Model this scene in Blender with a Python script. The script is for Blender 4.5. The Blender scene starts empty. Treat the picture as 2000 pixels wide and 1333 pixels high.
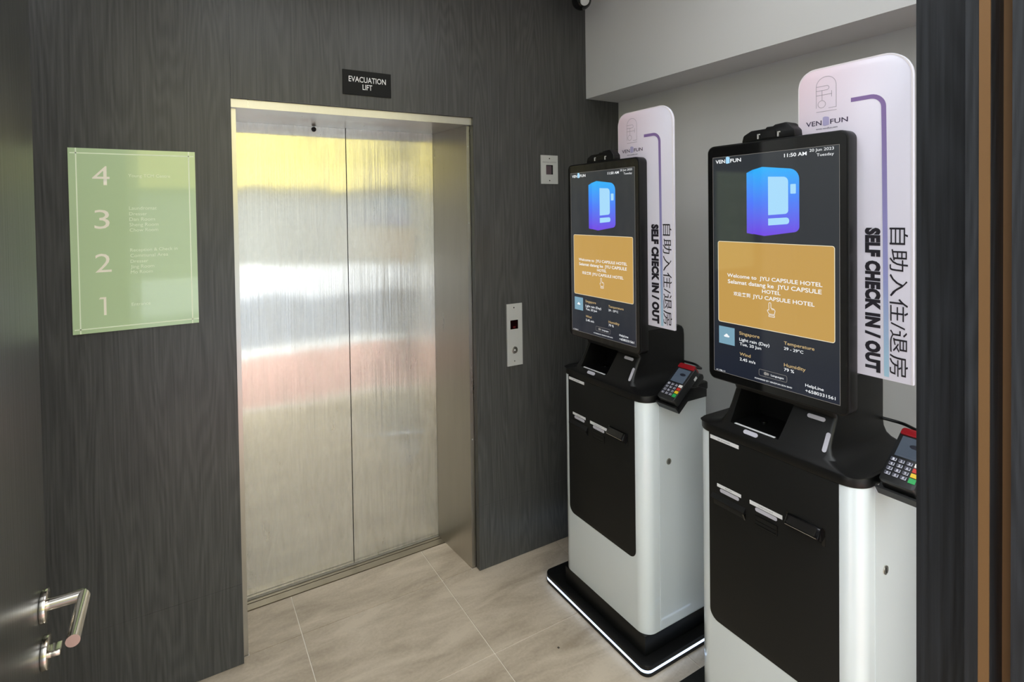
import bpy, bmesh, math, random
from mathutils import Matrix, Vector, Euler
random.seed(4)
sc = bpy.context.scene
COL = sc.collection

# ------------------------------------------------------------------ camera
RX = Vector((0.86861653, -0.49525444, -0.01511154))
UP = Vector((0.0224381, 0.00884992, 0.99970906))
FW = Vector((0.49497662, 0.86870289, -0.01879975))
cam_d = bpy.data.cameras.new('camera'); cam = bpy.data.objects.new('camera', cam_d); COL.objects.link(cam)
cam.matrix_world = Matrix(((RX.x, UP.x, -FW.x, 0.0), (RX.y, UP.y, -FW.y, -2.149), (RX.z, UP.z, -FW.z, 1.65), (0, 0, 0, 1)))
cam_d.sensor_fit = 'HORIZONTAL'; cam_d.sensor_width = 36.0
cam_d.lens = 1052.25 / 2000 * 36.0
cam_d.shift_x = (1000 - 950.0) / 2000
cam_d.shift_y = -(666.5 - 434.09) / 2000
cam_d.clip_start = 0.02
sc.camera = cam

# ------------------------------------------------------------------ sky, light, exposure
EXPO = 0.74
sc.view_settings.view_transform = 'Standard'
sc.view_settings.look = 'None'
sc.view_settings.gamma = 1.0
sc.view_settings.use_curve_mapping = False
sc.view_settings.exposure = EXPO
world = bpy.data.worlds.new('overcast'); sc.world = world; world.use_nodes = True
bg = world.node_tree.nodes['Background']
bg.inputs[0].default_value = (0.90, 0.96, 1.0, 1); bg.inputs[1].default_value = 3.6
sc.cycles.use_denoising = True
sc.cycles.max_bounces = 10
sc.cycles.diffuse_bounces = 6
sc.cycles.sample_clamp_indirect = 6.0

# ------------------------------------------------------------------ materials
def lin(c):
    return tuple((v / 12.92 if v <= 0.04045 else ((v + 0.055) / 1.055) ** 2.4) for v in (x / 255 for x in c))

def mat(name, rgb, rough=0.5, metal=0.0, emit=0.0, spec=0.5, bump=None, coat=0.0):
    m = bpy.data.materials.new(name); m.use_nodes = True
    b = m.node_tree.nodes['Principled BSDF']
    c = lin(rgb) + (1,)
    b.inputs['Base Color'].default_value = c
    b.inputs['Roughness'].default_value = rough
    b.inputs['Metallic'].default_value = metal
    b.inputs['Specular IOR Level'].default_value = spec
    b.inputs['Coat Weight'].default_value = coat
    if emit:
        b.inputs['Emission Color'].default_value = c
        b.inputs['Emission Strength'].default_value = emit / 2 ** EXPO
        b.inputs['Base Color'].default_value = (0.004, 0.004, 0.005, 1)
    if bump:
        nt = m.node_tree
        tc = nt.nodes.new('ShaderNodeTexCoord'); n = nt.nodes.new('ShaderNodeTexNoise')
        n.inputs['Scale'].default_value = bump[0]; n.inputs['Detail'].default_value = 4
        bp = nt.nodes.new('ShaderNodeBump'); bp.inputs['Strength'].default_value = bump[1]; bp.inputs['Distance'].default_value = bump[2]
        nt.links.new(tc.outputs['Object'], n.inputs['Vector']); nt.links.new(n.outputs['Fac'], bp.inputs['Height'])
        nt.links.new(bp.outputs['Normal'], b.inputs['Normal'])
    return m

def scr(name, rgb, k=1.0):
    return mat(name, rgb, rough=0.06, emit=k, spec=1.0)

def N(nt, t, **kw):
    n = nt.nodes.new(t)
    for k, v in kw.items():
        n.inputs[k.replace('_', ' ')].default_value = v
    return n

def wood(name, dark, light, rough=0.45):
    m = bpy.data.materials.new(name); m.use_nodes = True; nt = m.node_tree; L = nt.links.new
    b = nt.nodes['Principled BSDF']; b.inputs['Roughness'].default_value = rough
    b.inputs['Specular IOR Level'].default_value = 0.4
    tc = nt.nodes.new('ShaderNodeTexCoord')
    mp = nt.nodes.new('ShaderNodeMapping'); mp.inputs['Scale'].default_value = (150, 150, 3.0)
    fine = N(nt, 'ShaderNodeTexNoise', Scale=1.0, Detail=5.0, Roughness=0.65)
    mp2 = nt.nodes.new('ShaderNodeMapping'); mp2.inputs['Scale'].default_value = (4.0, 4.0, 0.36)
    warp = N(nt, 'ShaderNodeTexNoise', Scale=1.6, Detail=2.0)
    L(tc.outputs['Object'], mp.inputs[0]); L(mp.outputs[0], fine.inputs['Vector'])
    L(tc.outputs['Object'], mp2.inputs[0]); L(mp2.outputs[0], warp.inputs['Vector'])
    # cathedral rings: sine of a smooth field
    mul = nt.nodes.new('ShaderNodeMath'); mul.operation = 'MULTIPLY'; mul.inputs[1].default_value = 150
    L(warp.outputs['Fac'], mul.inputs[0])
    sn = nt.nodes.new('ShaderNodeMath'); sn.operation = 'SINE'; L(mul.outputs[0], sn.inputs[0])
    mr = nt.nodes.new('ShaderNodeMapRange'); mr.inputs['From Min'].default_value = -1
    L(sn.outputs[0], mr.inputs['Value'])
    mx = nt.nodes.new('ShaderNodeMix'); mx.data_type = 'FLOAT'; mx.inputs[0].default_value = 0.13
    L(fine.outputs['Fac'], mx.inputs[2]); L(mr.outputs[0], mx.inputs[3])
    cr = nt.nodes.new('ShaderNodeValToRGB')
    cr.color_ramp.elements[0].position = 0.28; cr.color_ramp.elements[0].color = lin(dark) + (1,)
    cr.color_ramp.elements[1].position = 0.72; cr.color_ramp.elements[1].color = lin(light) + (1,)
    L(mx.outputs[0], cr.inputs[0]); L(cr.outputs[0], b.inputs['Base Color'])
    bp = nt.nodes.new('ShaderNodeBump'); bp.inputs['Strength'].default_value = 0.35; bp.inputs['Distance'].default_value = 0.001
    L(mx.outputs[0], bp.inputs['Height']); L(bp.outputs[0], b.inputs['Normal'])
    return m

def steel(name, rgb, rough, aniso=0.0, wav=0.0, vertical=True):
    m = bpy.data.materials.new(name); m.use_nodes = True; nt = m.node_tree; L = nt.links.new
    b = nt.nodes['Principled BSDF']
    b.inputs['Metallic'].default_value = 1.0
    b.inputs['Base Color'].default_value = lin(rgb) + (1,)
    b.inputs['Anisotropic'].default_value = aniso
    tc = nt.nodes.new('ShaderNodeTexCoord')
    if aniso:
        tg = nt.nodes.new('ShaderNodeTangent'); tg.direction_type = 'RADIAL'; tg.axis = 'Z'
        L(tg.outputs[0], b.inputs['Tangent'])
        b.inputs['Anisotropic Rotation'].default_value = 0.0 if vertical else 0.25
    mp = nt.nodes.new('ShaderNodeMapping'); mp.inputs['Scale'].default_value = (22, 22, 2.2)
    n = N(nt, 'ShaderNodeTexNoise', Scale=1.0, Detail=6.0, Roughness=0.7)
    L(tc.outputs['Object'], mp.inputs[0]); L(mp.outputs[0], n.inputs['Vector'])
    mr = nt.nodes.new('ShaderNodeMapRange'); mr.inputs['From Min'].default_value = 0.3; mr.inputs['From Max'].default_value = 0.7
    mr.inputs['To Min'].default_value = rough * 0.9; mr.inputs['To Max'].default_value = rough * 1.15
    L(n.outputs['Fac'], mr.inputs['Value']); L(mr.outputs[0], b.inputs['Roughness'])
    # smudges: hand marks dull the finish a little
    cr = nt.nodes.new('ShaderNodeValToRGB')
    cr.color_ramp.elements[0].position = 0.35; cr.color_ramp.elements[0].color = tuple(v * 0.93 for v in lin(rgb)) + (1,)
    cr.color_ramp.elements[1].position = 0.65; cr.color_ramp.elements[1].color = lin(rgb) + (1,)
    L(n.outputs['Fac'], cr.inputs[0]); L(cr.outputs[0], b.inputs['Base Color'])
    if wav:
        n2 = N(nt, 'ShaderNodeTexNoise', Scale=2.3, Detail=1.0)
        L(tc.outputs['Object'], n2.inputs['Vector'])
        bp = nt.nodes.new('ShaderNodeBump'); bp.inputs['Strength'].default_value = 1.0; bp.inputs['Distance'].default_value = wav
        L(n2.outputs['Fac'], bp.inputs['Height']); L(bp.outputs[0], b.inputs['Normal'])
    return m

def hairline(name, rgb):
    """vertical hairline finish: fine vertical scratches scatter the mirror image sideways; a worn hazy film on top"""
    m = bpy.data.materials.new(name); m.use_nodes = True; nt = m.node_tree; L = nt.links.new
    out = nt.nodes['Material Output']; b = nt.nodes['Principled BSDF']
    b.inputs['Metallic'].default_value = 1.0; b.inputs['Roughness'].default_value = 0.12
    b.inputs['Base Color'].default_value = lin(rgb) + (1,)
    b.inputs['Anisotropic'].default_value = 1.0
    tg = nt.nodes.new('ShaderNodeTangent'); tg.direction_type = 'RADIAL'; tg.axis = 'Z'; L(tg.outputs[0], b.inputs['Tangent'])
    tc = nt.nodes.new('ShaderNodeTexCoord')
    mp = nt.nodes.new('ShaderNodeMapping'); mp.inputs['Scale'].default_value = (1800, 0.0, 2.0)
    hair = N(nt, 'ShaderNodeTexNoise', Scale=1.0, Detail=2.0, Roughness=0.6)
    L(tc.outputs['Object'], mp.inputs[0]); L(mp.outputs[0], hair.inputs['Vector'])
    k = nt.nodes.new('ShaderNodeMath'); k.operation = 'MULTIPLY_ADD'; k.inputs[1].default_value = 0.75; k.inputs[2].default_value = -0.375
    L(hair.outputs['Fac'], k.inputs[0])
    # slow panel warp tilts the image up and down a little
    mp2 = nt.nodes.new('ShaderNodeMapping'); mp2.inputs['Scale'].default_value = (2.2, 1.0, 3.4)
    w = N(nt, 'ShaderNodeTexNoise', Scale=1.0, Detail=2.0); L(tc.outputs['Object'], mp2.inputs[0]); L(mp2.outputs[0], w.inputs['Vector'])
    kz = nt.nodes.new('ShaderNodeMath'); kz.operation = 'MULTIPLY_ADD'; kz.inputs[1].default_value = 0.030; kz.inputs[2].default_value = -0.015
    L(w.outputs['Fac'], kz.inputs[0])
    cx = nt.nodes.new('ShaderNodeCombineXYZ'); L(k.outputs[0], cx.inputs[0]); L(kz.outputs[0], cx.inputs[2])
    ge = nt.nodes.new('ShaderNodeNewGeometry')
    ad = nt.nodes.new('ShaderNodeVectorMath'); ad.operation = 'ADD'; L(ge.outputs['Normal'], ad.inputs[0]); L(cx.outputs[0], ad.inputs[1])
    nm = nt.nodes.new('ShaderNodeVectorMath'); nm.operation = 'NORMALIZE'; L(ad.outputs[0], nm.inputs[0]); L(nm.outputs[0], b.inputs['Normal'])
    hz = nt.nodes.new('ShaderNodeBsdfPrincipled'); hz.inputs['Metallic'].default_value = 0.8; hz.inputs['Roughness'].default_value = 0.6
    hz.inputs['Base Color'].default_value = lin((226, 224, 218)) + (1,)
    mp3 = nt.nodes.new('ShaderNodeMapping'); mp3.inputs['Scale'].default_value = (26, 1, 3.5)
    sm = N(nt, 'ShaderNodeTexNoise', Scale=1.0, Detail=7.0, Roughness=0.7, Distortion=0.6); L(tc.outputs['Object'], mp3.inputs[0]); L(mp3.outputs[0], sm.inputs['Vector'])
    mr = nt.nodes.new('ShaderNodeMapRange'); mr.inputs['From Min'].default_value = 0.3; mr.inputs['From Max'].default_value = 0.75
    mr.inputs['To Min'].default_value = 0.22; mr.inputs['To Max'].default_value = 0.5; L(sm.outputs['Fac'], mr.inputs['Value'])
    mx = nt.nodes.new('ShaderNodeMixShader'); L(mr.outputs[0], mx.inputs[0]); L(b.outputs[0], mx.inputs[1]); L(hz.outputs[0], mx.inputs[2])
    L(mx.outputs[0], out.inputs['Surface'])
    return m

def tile_mat(name):
    m = bpy.data.materials.new(name); m.use_nodes = True; nt = m.node_tree; L = nt.links.new
    b = nt.nodes['Principled BSDF']; b.inputs['Roughness'].default_value = 0.42
    tc = nt.nodes.new('ShaderNodeTexCoord'); oi = nt.nodes.new('ShaderNodeObjectInfo')
    mp = nt.nodes.new('ShaderNodeMapping'); mp.inputs['Scale'].default_value = (1.3, 4.5, 1)
    L(tc.outputs['Object'], mp.inputs[0])
    n = N(nt, 'ShaderNodeTexNoise', Scale=2.0, Detail=7.0, Roughness=0.62, Distortion=0.5)
    L(mp.outputs[0], n.inputs['Vector'])
    n2 = N(nt, 'ShaderNodeTexNoise', Scale=90.0, Detail=2.0); L(tc.outputs['Object'], n2.inputs['Vector'])
    ad = nt.nodes.new('ShaderNodeMath'); ad.operation = 'MULTIPLY_ADD'; ad.inputs[1].default_value = 0.16
    L(n2.outputs['Fac'], ad.inputs[0]); L(n.outputs['Fac'], ad.inputs[2])
    cr = nt.nodes.new('ShaderNodeValToRGB')
    cr.color_ramp.elements[0].position = 0.34; cr.color_ramp.elements[0].color = lin((146, 131, 112)) + (1,)
    cr.color_ramp.elements[1].position = 0.72; cr.color_ramp.elements[1].color = lin((196, 181, 161)) + (1,)
    L(ad.outputs[0], cr.inputs[0]); L(cr.outputs[0], b.inputs['Base Color'])
    return m

def grad(name, stops, axis='Z', lo=0.0, hi=1.0, emit=0.0, rough=0.3):
    """printed / displayed colour gradient along an axis of the object's own space"""
    m = bpy.data.materials.new(name); m.use_nodes = True; nt = m.node_tree; L = nt.links.new
    b = nt.nodes['Principled BSDF']; b.inputs['Roughness'].default_value = rough
    tc = nt.nodes.new('ShaderNodeTexCoord'); sp = nt.nodes.new('ShaderNodeSeparateXYZ')
    L(tc.outputs['Object'], sp.inputs[0])
    mr = nt.nodes.new('ShaderNodeMapRange'); mr.inputs['From Min'].default_value = lo; mr.inputs['From Max'].default_value = hi
    L(sp.outputs[axis], mr.inputs['Value'])
    cr = nt.nodes.new('ShaderNodeValToRGB'); els = cr.color_ramp.elements
    for i, (p, c) in enumerate(stops):
        e = els[i] if i < 2 else els.new(p)
        e.position = p; e.color = lin(c) + (1,)
    L(mr.outputs[0], cr.inputs[0])
    if emit:
        b.inputs['Specular IOR Level'].default_value = 1.0
        b.inputs['Base Color'].default_value = (0.004, 0.004, 0.005, 1)
        L(cr.outputs[0], b.inputs['Emission Color']); b.inputs['Emission Strength'].default_value = emit / 2 ** EXPO
    else:
        L(cr.outputs[0], b.inputs['Base Color'])
    return m

M = {}
M['wood'] = wood('charcoal wood laminate', (52, 52, 52), (80, 80, 78), 0.36)
M['wood_door'] = wood('dark wood door veneer', (42, 42, 42), (62, 62, 59), 0.3)
M['wood_jamb'] = wood('blue black wood', (15, 16, 18), (42, 45, 49), 0.5)
M['steel_door'] = hairline('hairline lift steel', (216, 213, 206))
M['steel_frame'] = steel('brushed frame steel', (190, 186, 178), 0.3, 0.5, 0.0)
M['steel_plate'] = mat('satin plate steel', (205, 206, 203), 0.42, 0.45)
M['chrome'] = steel('satin handle steel', (214, 208, 198), 0.16)
M['gap'] = mat('dark joint', (14, 14, 14), 0.8)
M['white_wall'] = mat('matt white paint', (205, 205, 203), 0.85, bump=(60, 0.1, 0.001))
M['grey_wall'] = mat('light grey paint', (222, 222, 218), 0.85)
M['ceil'] = mat('white ceiling paint', (215, 215, 212), 0.9)
M['tile'] = tile_mat('beige stone tile')
M['grout'] = mat('pale grout', (232, 224, 210), 0.9)
M['sill'] = steel('worn sill aluminium', (136, 127, 112), 0.45)
M['brass'] = mat('brushed brass', (118, 88, 55), 0.45, 0.35)
M['kiosk_white'] = mat('white powder coat', (216, 223, 226), 0.25, coat=0.5)
M['kiosk_black'] = mat('black powder coat', (9, 9, 9), 0.42, spec=0.35, bump=(900, 0.1, 0.0004))
M['panel_black'] = mat('black matt panel', (17, 17, 16), 0.5, spec=0.3, bump=(900, 0.1, 0.0004))
M['gloss_black'] = mat('gloss black plastic', (10, 10, 11), 0.12)
M['glass_black'] = mat('black glass bezel', (4, 4, 5), 0.05, spec=1.0)
M['hole'] = mat('dark cavity', (6, 6, 6), 0.7)
M['led'] = mat('cool led strip', (196, 222, 255), 0.4, emit=3.2)
M['fill_lamp'] = mat('fill panel diffuser', (245, 250, 255), 0.5, emit=5.5)
M['label'] = mat('white label', (222, 222, 224), 0.5)
M['pill'] = mat('lilac grey translucent window', (186, 184, 194), 0.35)
M['ink'] = mat('black ink', (28, 24, 34), 0.6)
M['inkgrey'] = mat('grey ink', (120, 120, 126), 0.6)
M['logo_line'] = mat('pale grey line ink', (158, 150, 158), 0.6)
M['navy_ink'] = mat('dark violet ink', (48, 36, 66), 0.5)
M['rim'] = mat('clear acrylic rim', (236, 230, 233), 0.15)

# ------------------------------------------------------------------ mesh helpers
def link(o, parent=None):
    COL.objects.link(o)
    if parent is not None:
        o.parent = parent
    return o

def finish(name, bm, material, parent=None, smooth=None):
    bmesh.ops.recalc_face_normals(bm, faces=bm.faces)
    me = bpy.data.meshes.new(name); bm.to_mesh(me); bm.free()
    if material is not None:
        me.materials.append(M[material] if isinstance(material, str) else material)
    if smooth:
        for p in me.polygons: p.use_smooth = True
        me.set_sharp_from_angle(angle=math.radians(smooth))
    return link(bpy.data.objects.new(name, me), parent)

def bevel_all(bm, w, seg=2, ang=30):
    es = [e for e in bm.edges if len(e.link_faces) == 2 and e.calc_face_angle(0) > math.radians(ang)]
    if w > 0 and es:
        bmesh.ops.bevel(bm, geom=es, offset=w, segments=seg, profile=0.5, affect='EDGES', clamp_overlap=True)

def bm_hex(bm, v8):
    vs = [bm.verts.new(v) for v in v8]
    for f in ((0, 1, 2, 3), (4, 7, 6, 5), (0, 4, 5, 1), (1, 5, 6, 2), (2, 6, 7, 3), (3, 7, 4, 0)):
        bm.faces.new([vs[i] for i in f])

def bm_box(bm, x0, x1, y0, y1, z0, z1):
    bm_hex(bm, [(x0, y0, z0), (x1, y0, z0), (x1, y1, z0), (x0, y1, z0), (x0, y0, z1), (x1, y0, z1), (x1, y1, z1), (x0, y1, z1)])

def box(name, x0, x1, y0, y1, z0, z1, material, parent=None, bev=0.0, seg=2):
    bm = bmesh.new(); bm_box(bm, x0, x1, y0, y1, z0, z1); bevel_all(bm, bev, seg)
    return finish(name, bm, material, parent, 40 if bev else None)

def rpoly(pts, seg=6):
    """rounded polygon: pts are (a, b, r)"""
    out = []; n = len(pts)
    for i in range(n):
        p = Vector(pts[i][:2]); r = pts[i][2] if len(pts[i]) > 2 else 0
        if r <= 0: out.append(tuple(p)); continue
        a = Vector(pts[i - 1][:2]) - p; b = Vector(pts[(i + 1) % n][:2]) - p
        a.normalize(); b.normalize()
        ang = a.angle(b); d = r / math.tan(ang / 2)
        c = p + (a + b).normalized() * (r / math.sin(ang / 2))
        s = p + a * d - c; e = p + b * d - c
        th0 = math.atan2(s.y, s.x); th1 = math.atan2(e.y, e.x)
        dt = (th1 - th0 + math.pi) % (2 * math.pi) - math.pi
        for k in range(seg + 1):
            t = th0 + dt * k / seg
            out.append((c.x + r * math.cos(t), c.y + r * math.sin(t)))
    return out

def place(axis, a, b, c):
    return {'X': (c, a, b), 'Y': (a, c, b), 'Z': (a, b, c)}[axis]

def bm_prism(bm, pts, axis, c0, c1):
    v0 = [bm.verts.new(place(axis, a, b, c0)) for a, b in pts]
    v1 = [bm.verts.new(place(axis, a, b, c1)) for a, b in pts]
    n = len(pts)
    bm.faces.new(v0); bm.faces.new(list(reversed(v1)))
    for i in range(n):
        bm.faces.new((v0[i], v0[(i + 1) % n], v1[(i + 1) % n], v1[i]))

def prism(name, pts, axis, c0, c1, material, parent=None, bev=0.0, smooth=40):
    bm = bmesh.new(); bm_prism(bm, pts, axis, c0, c1)
    if bev:
        bmesh.ops.recalc_face_normals(bm, faces=bm.faces)
        bevel_all(bm, bev, 2, 50)
    return finish(name, bm, material, parent, smooth)

def cyl(name, p0, p1, r, material, parent=None, seg=24, r1=None, bev=0.0):
    p0 = Vector(p0); p1 = Vector(p1); d = p1 - p0
    bm = bmesh.new()
    bmesh.ops.create_cone(bm, cap_ends=True, segments=seg, radius1=r, radius2=r if r1 is None else r1, depth=d.length)
    if bev: bevel_all(bm, bev, 2, 50)
    q = d.to_track_quat('Z', 'Y').to_matrix().to_4x4()
    bmesh.ops.transform(bm, matrix=Matrix.Translation((p0 + p1) / 2) @ q, verts=bm.verts)
    return finish(name, bm, material, parent, 40)

def tube(name, pts, r, material, parent=None, seg=10):
    """smooth tube through points (Catmull-Rom)"""
    P = [Vector(p) for p in pts]; P = [2 * P[0] - P[1]] + P + [2 * P[-1] - P[-2]]
    path = []
    for i in range(1, len(P) - 2):
        for k in range(8):
            t = k / 8; a, b, c, d = P[i - 1], P[i], P[i + 1], P[i + 2]
            path.append(0.5 * ((2 * b) + (c - a) * t + (2 * a - 5 * b + 4 * c - d) * t * t + (3 * b - a - 3 * c + d) * t ** 3))
    path.append(P[-2])
    bm = bmesh.new(); rings = []
    for i, p in enumerate(path):
        d = (path[min(i + 1, len(path) - 1)] - path[max(i - 1, 0)]).normalized()
        u = d.orthogonal().normalized() if not rings else (pu - d * pu.dot(d)).normalized()
        pu = u; v = d.cross(u)
        rings.append([bm.verts.new(p + r * (u * math.cos(2 * math.pi * k / seg) + v * math.sin(2 * math.pi * k / seg))) for k in range(seg)])
    for a, b in zip(rings, rings[1:]):
        for k in range(seg):
            bm.faces.new((a[k], a[(k + 1) % seg], b[(k + 1) % seg], b[k]))
    bm.faces.new(rings[0]); bm.faces.new(rings[-1])
    return finish(name, bm, material, parent, 60)

# planes for flat print: functions (a, b) -> 3-D point; a runs rightwards, b upwards for a viewer
def wall_plane(y):            # on a wall facing -Y
    return lambda a, b: (a, y, b)
def kiosk_plane(x):           # on a face looking towards -X ; a = -y
    return lambda a, b: (x, -a, b)

def flat(name, polys, plane, material, parent=None):
    """flat printed shapes"""
    bm = bmesh.new()
    for pts in polys:
        bm.faces.new([bm.verts.new(plane(a, b)) for a, b in pts])
    me = bpy.data.meshes.new(name); bm.to_mesh(me); bm.free()
    me.materials.append(M[material] if isinstance(material, str) else material)
    return link(bpy.data.objects.new(name, me), parent)

def ribbon(pts, w, closed=False):
    P = [Vector(p) for p in pts]; n = len(P); L = []; R = []
    for i in range(n):
        if closed: a, c = P[i - 1], P[(i + 1) % n]
        else: a, c = P[max(i - 1, 0)], P[min(i + 1, n - 1)]
        d1 = (P[i] - a).normalized() if (P[i] - a).length > 1e-9 else (c - P[i]).normalized()
        d2 = (c - P[i]).normalized() if (c - P[i]).length > 1e-9 else d1
        t = (d1 + d2).normalized(); nn = Vector((-t.y, t.x))
        k = w / 2 / max(0.4, nn.dot(Vector((-d1.y, d1.x))))
        L.append(P[i] + nn * k); R.append(P[i] - nn * k)
    quads = []
    for i in range(n if closed else n - 1):
        j = (i + 1) % n
        quads.append([tuple(L[i]), tuple(R[i]), tuple(R[j]), tuple(L[j])])
    return quads

def arc(cx, cy, r, a0, a1, n=14, ry=None):
    ry = r if ry is None else ry
    return [(cx + r * math.cos(math.radians(a0 + (a1 - a0) * i / n)), cy + ry * math.sin(math.radians(a0 + (a1 - a0) * i / n))) for i in range(n + 1)]

_txt = {}
def text(name, s, plane, material, parent, a0, a1, bmid=None, b0=None, b1=None, bold=0.0, italic=0.0, vertical=False, spacing=1.0, hs=1.0):
    """lettering fitted to the span a0..a1 (rightwards); b0..b1 stretches the height, bmid centres it on the capital height.
    vertical=True: text reads downwards, a0 (start) > a1 (end) are heights, b0/b1 the baseline / cap line rightwards"""
    key = (s, bold, italic, spacing)
    if key not in _txt:
        cu = bpy.data.curves.new('t', 'FONT'); cu.body = s; cu.offset = bold; cu.shear = italic; cu.space_character = spacing
        cu.resolution_u = 3
        ob = bpy.data.objects.new('t', cu); COL.objects.link(ob)
        bpy.context.view_layer.update()
        me = bpy.data.meshes.new_from_object(ob.evaluated_get(bpy.context.evaluated_depsgraph_get()))
        _txt[key] = me
        bpy.data.objects.remove(ob); bpy.data.curves.remove(cu)
    src = _txt[key]; me = src.copy(); me.name = name
    xs = [v.co.x for v in me.vertices]; ys = [v.co.y for v in me.vertices]
    x0, x1, y0, y1 = min(xs), max(xs), min(ys), max(ys)
    sx = abs(a1 - a0) / (x1 - x0)
    for v in me.vertices:
        u = (v.co.x - x0) * sx
        if vertical:
            b = b0 + (v.co.y - y0) / (y1 - y0) * (b1 - b0)
            v.co = plane(b, a0 - u)
        else:
            if b0 is not None: b = b0 + (v.co.y - y0) / (y1 - y0) * (b1 - b0)
            else: b = bmid + (v.co.y - 0.36) * sx * hs
            v.co = plane(a0 + u, b)
    me.materials.clear(); me.materials.append(M[material] if isinstance(material, str) else material)
    return link(bpy.data.objects.new(name, me), parent)

def empty(name, loc, label=None, cat=None, group=None, kind=None, rot=None):
    o = bpy.data.objects.new(name, None); o.location = loc; o.empty_display_size = 0.1
    if rot: o.rotation_euler = rot
    COL.objects.link(o); tag(o, label, cat, group, kind); return o

def tag(o, label=None, cat=None, group=None, kind=None):
    for k, v in (('label', label), ('category', cat), ('group', group), ('kind', kind)):
        if v: o[k] = v
    return o

def copy_tree(o, parent=None):
    c = o.copy(); COL.objects.link(c); c.parent = parent
    for ch in [x for x in o.children]:
        copy_tree(ch, c)
    return c

# ================================================================== SETTING
XW = 2.044          # white side wall
CEIL = 2.80
# --- floor with tiles
floor = box('floor', -1.4, 2.3, -2.06, 0.42, -0.08, -0.003, 'grout')
tag(floor, 'beige stone tiled lobby floor with pale grout lines', 'floor', kind='structure')
xs = [0.383 + 0.6045 * k for k in range(-3, 5)]
ys = [0.034, -0.43, -1.035, -1.64, -2.05]
g = 0.0021
def tile(x0, x1, y0, y1):
    bm = bmesh.new(); bm_box(bm, x0 + g, x1 - g, y0 + g, y1 - g, -0.012, 0.0); bevel_all(bm, 0.0008, 1)
    o = finish('tile', bm, 'tile', floor)
for i in range(len(xs) - 1):
    for j in range(len(ys) - 1):
        x0, x1 = max(xs[i], -1.4), min(xs[i + 1], 2.25)
        if x1 - x0 > 0.05: tile(x0, x1, ys[j + 1], ys[j])
for x0, x1 in ((0.19, 0.383), (0.383, 0.9875), (0.9875, 1.14)):
    tile(x0, x1, 0.034, 0.278)

# --- lift wall with panels
wl = box('wall_back', -0.40, 0.165, 0.012, 0.42, 0.0, CEIL, 'gap')
tag(wl, 'charcoal wood panelled wall around the lift', 'wall', kind='structure')
def panel(x0, x1, z0, z1):
    box('panel', x0, x1, 0.0, 0.03, z0, z1, 'wood', wl, 0.0012, 1)
bm = bmesh.new(); bm_box(bm, 1.168, XW + 0.2, 0.012, 0.42, 0, CEIL); bm_box(bm, 0.165, 1.168, 0.012, 0.42, 2.084, CEIL)
o = finish('wall_core', bm, 'gap', wl)
PL, PR, PT, J = 0.1705, 1.1625, 2.0785, 0.298
panel(-0.40, PL, 0.002, J); panel(-0.40, PL, J + 0.0006, CEIL)
panel(PR, XW, 0.002, J); panel(PR, XW, J + 0.0006, CEIL)
panel(PL + 0.0006, PR - 0.0006, PT, CEIL)
o = box('wall_left', -1.40, -1.30, -1.95, 0.42, 0, CEIL, 'grey_wall'); tag(o, 'light grey painted side wall beyond the open door', 'wall', kind='structure')
o = box('wall_alcove', -1.30, -0.40, 0.30, 0.42, 0, CEIL, 'grey_wall'); tag(o, 'light grey painted wall beside the lift panelling', 'wall', kind='structure')
o = box('wall_right', XW, XW + 0.2, -1.95, 0.0, 0, CEIL, 'white_wall'); tag(o, 'white painted wall behind the two kiosks', 'wall', kind='structure')
o = box('beam', 1.823, XW, -1.95, 0.0, 2.221, CEIL, 'white_wall', None, 0.002, 1); tag(o, 'white boxed ceiling beam above the kiosks', 'beam', kind='structure')
o = box('ceiling', -1.4, XW + 0.2, -2.06, 0.42, CEIL, CEIL + 0.1, 'ceil'); tag(o, 'plain white lobby ceiling', 'ceiling', kind='structure')

# --- ceiling fill panels, added out of frame to brighten the lobby
for px, py, wh in ((0.35, -1.25, 'over the lift lobby'), (1.15, -1.25, 'over the kiosks'), (-0.85, -0.55, 'behind the open door')):
    cl = empty('fill_panel', (px, py, CEIL), 'unseen added square white fill light panel ' + wh, 'fill light', 'added lobby fill lights')
    box('frame', -0.31, 0.31, -0.31, 0.31, -0.012, 0.0, 'ceil', cl, 0.002, 1)
    box('diffuser', -0.29, 0.29, -0.29, 0.29, -0.0145, -0.0122, 'fill_lamp', cl)

# --- entrance wall (behind / beside the camera): left return, header, right jamb with brass inlay
o = box('wall_front', -1.4, -0.262, -2.05, -1.90, 0, CEIL, 'wood_jamb'); tag(o, 'dark wood clad entrance wall on the door side', 'wall', kind='structure')
o = box('trim_1', -0.262, 2.244, -2.05, -1.90, 2.72, CEIL, 'wood_jamb'); tag(o, 'dark wood header over the entrance', 'trim', kind='structure')
o = box('light_blocker_wall', 1.58, 2.244, -2.05, -1.90, 0, 2.72, 'white_wall'); tag(o, 'unseen white wall added beyond the pillar to cut light on the kiosk side', 'wall', kind='structure')  # added out of view to hold back daylight on the near kiosk's side
jamb = box('trim_2', 1.0256, 1.0756, -2.05, -1.7402, 0, CEIL, 'wood_jamb', None, 0.001, 1)
tag(jamb, 'dark wood entrance pillar with brass inlay at the right edge', 'pillar', kind='structure')
JB = 1.0264
box('panel', 0.949, JB, -1.8428, -1.8278, 0.002, CEIL - 0.002, 'wood_jamb', jamb, 0.001, 1)
box('panel', 0.9505, JB, -1.8544, -1.8429, 0.002, CEIL - 0.002, 'wood_jamb', jamb)
box('brass_strip', 0.9479, 0.9503, -1.8544, -1.8429, 0.002, CEIL - 0.002, 'brass', jamb)
box('brass_strip', 0.9943, JB, -1.8763, -1.8544, 0.002, CEIL - 0.002, 'brass', jamb)
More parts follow.
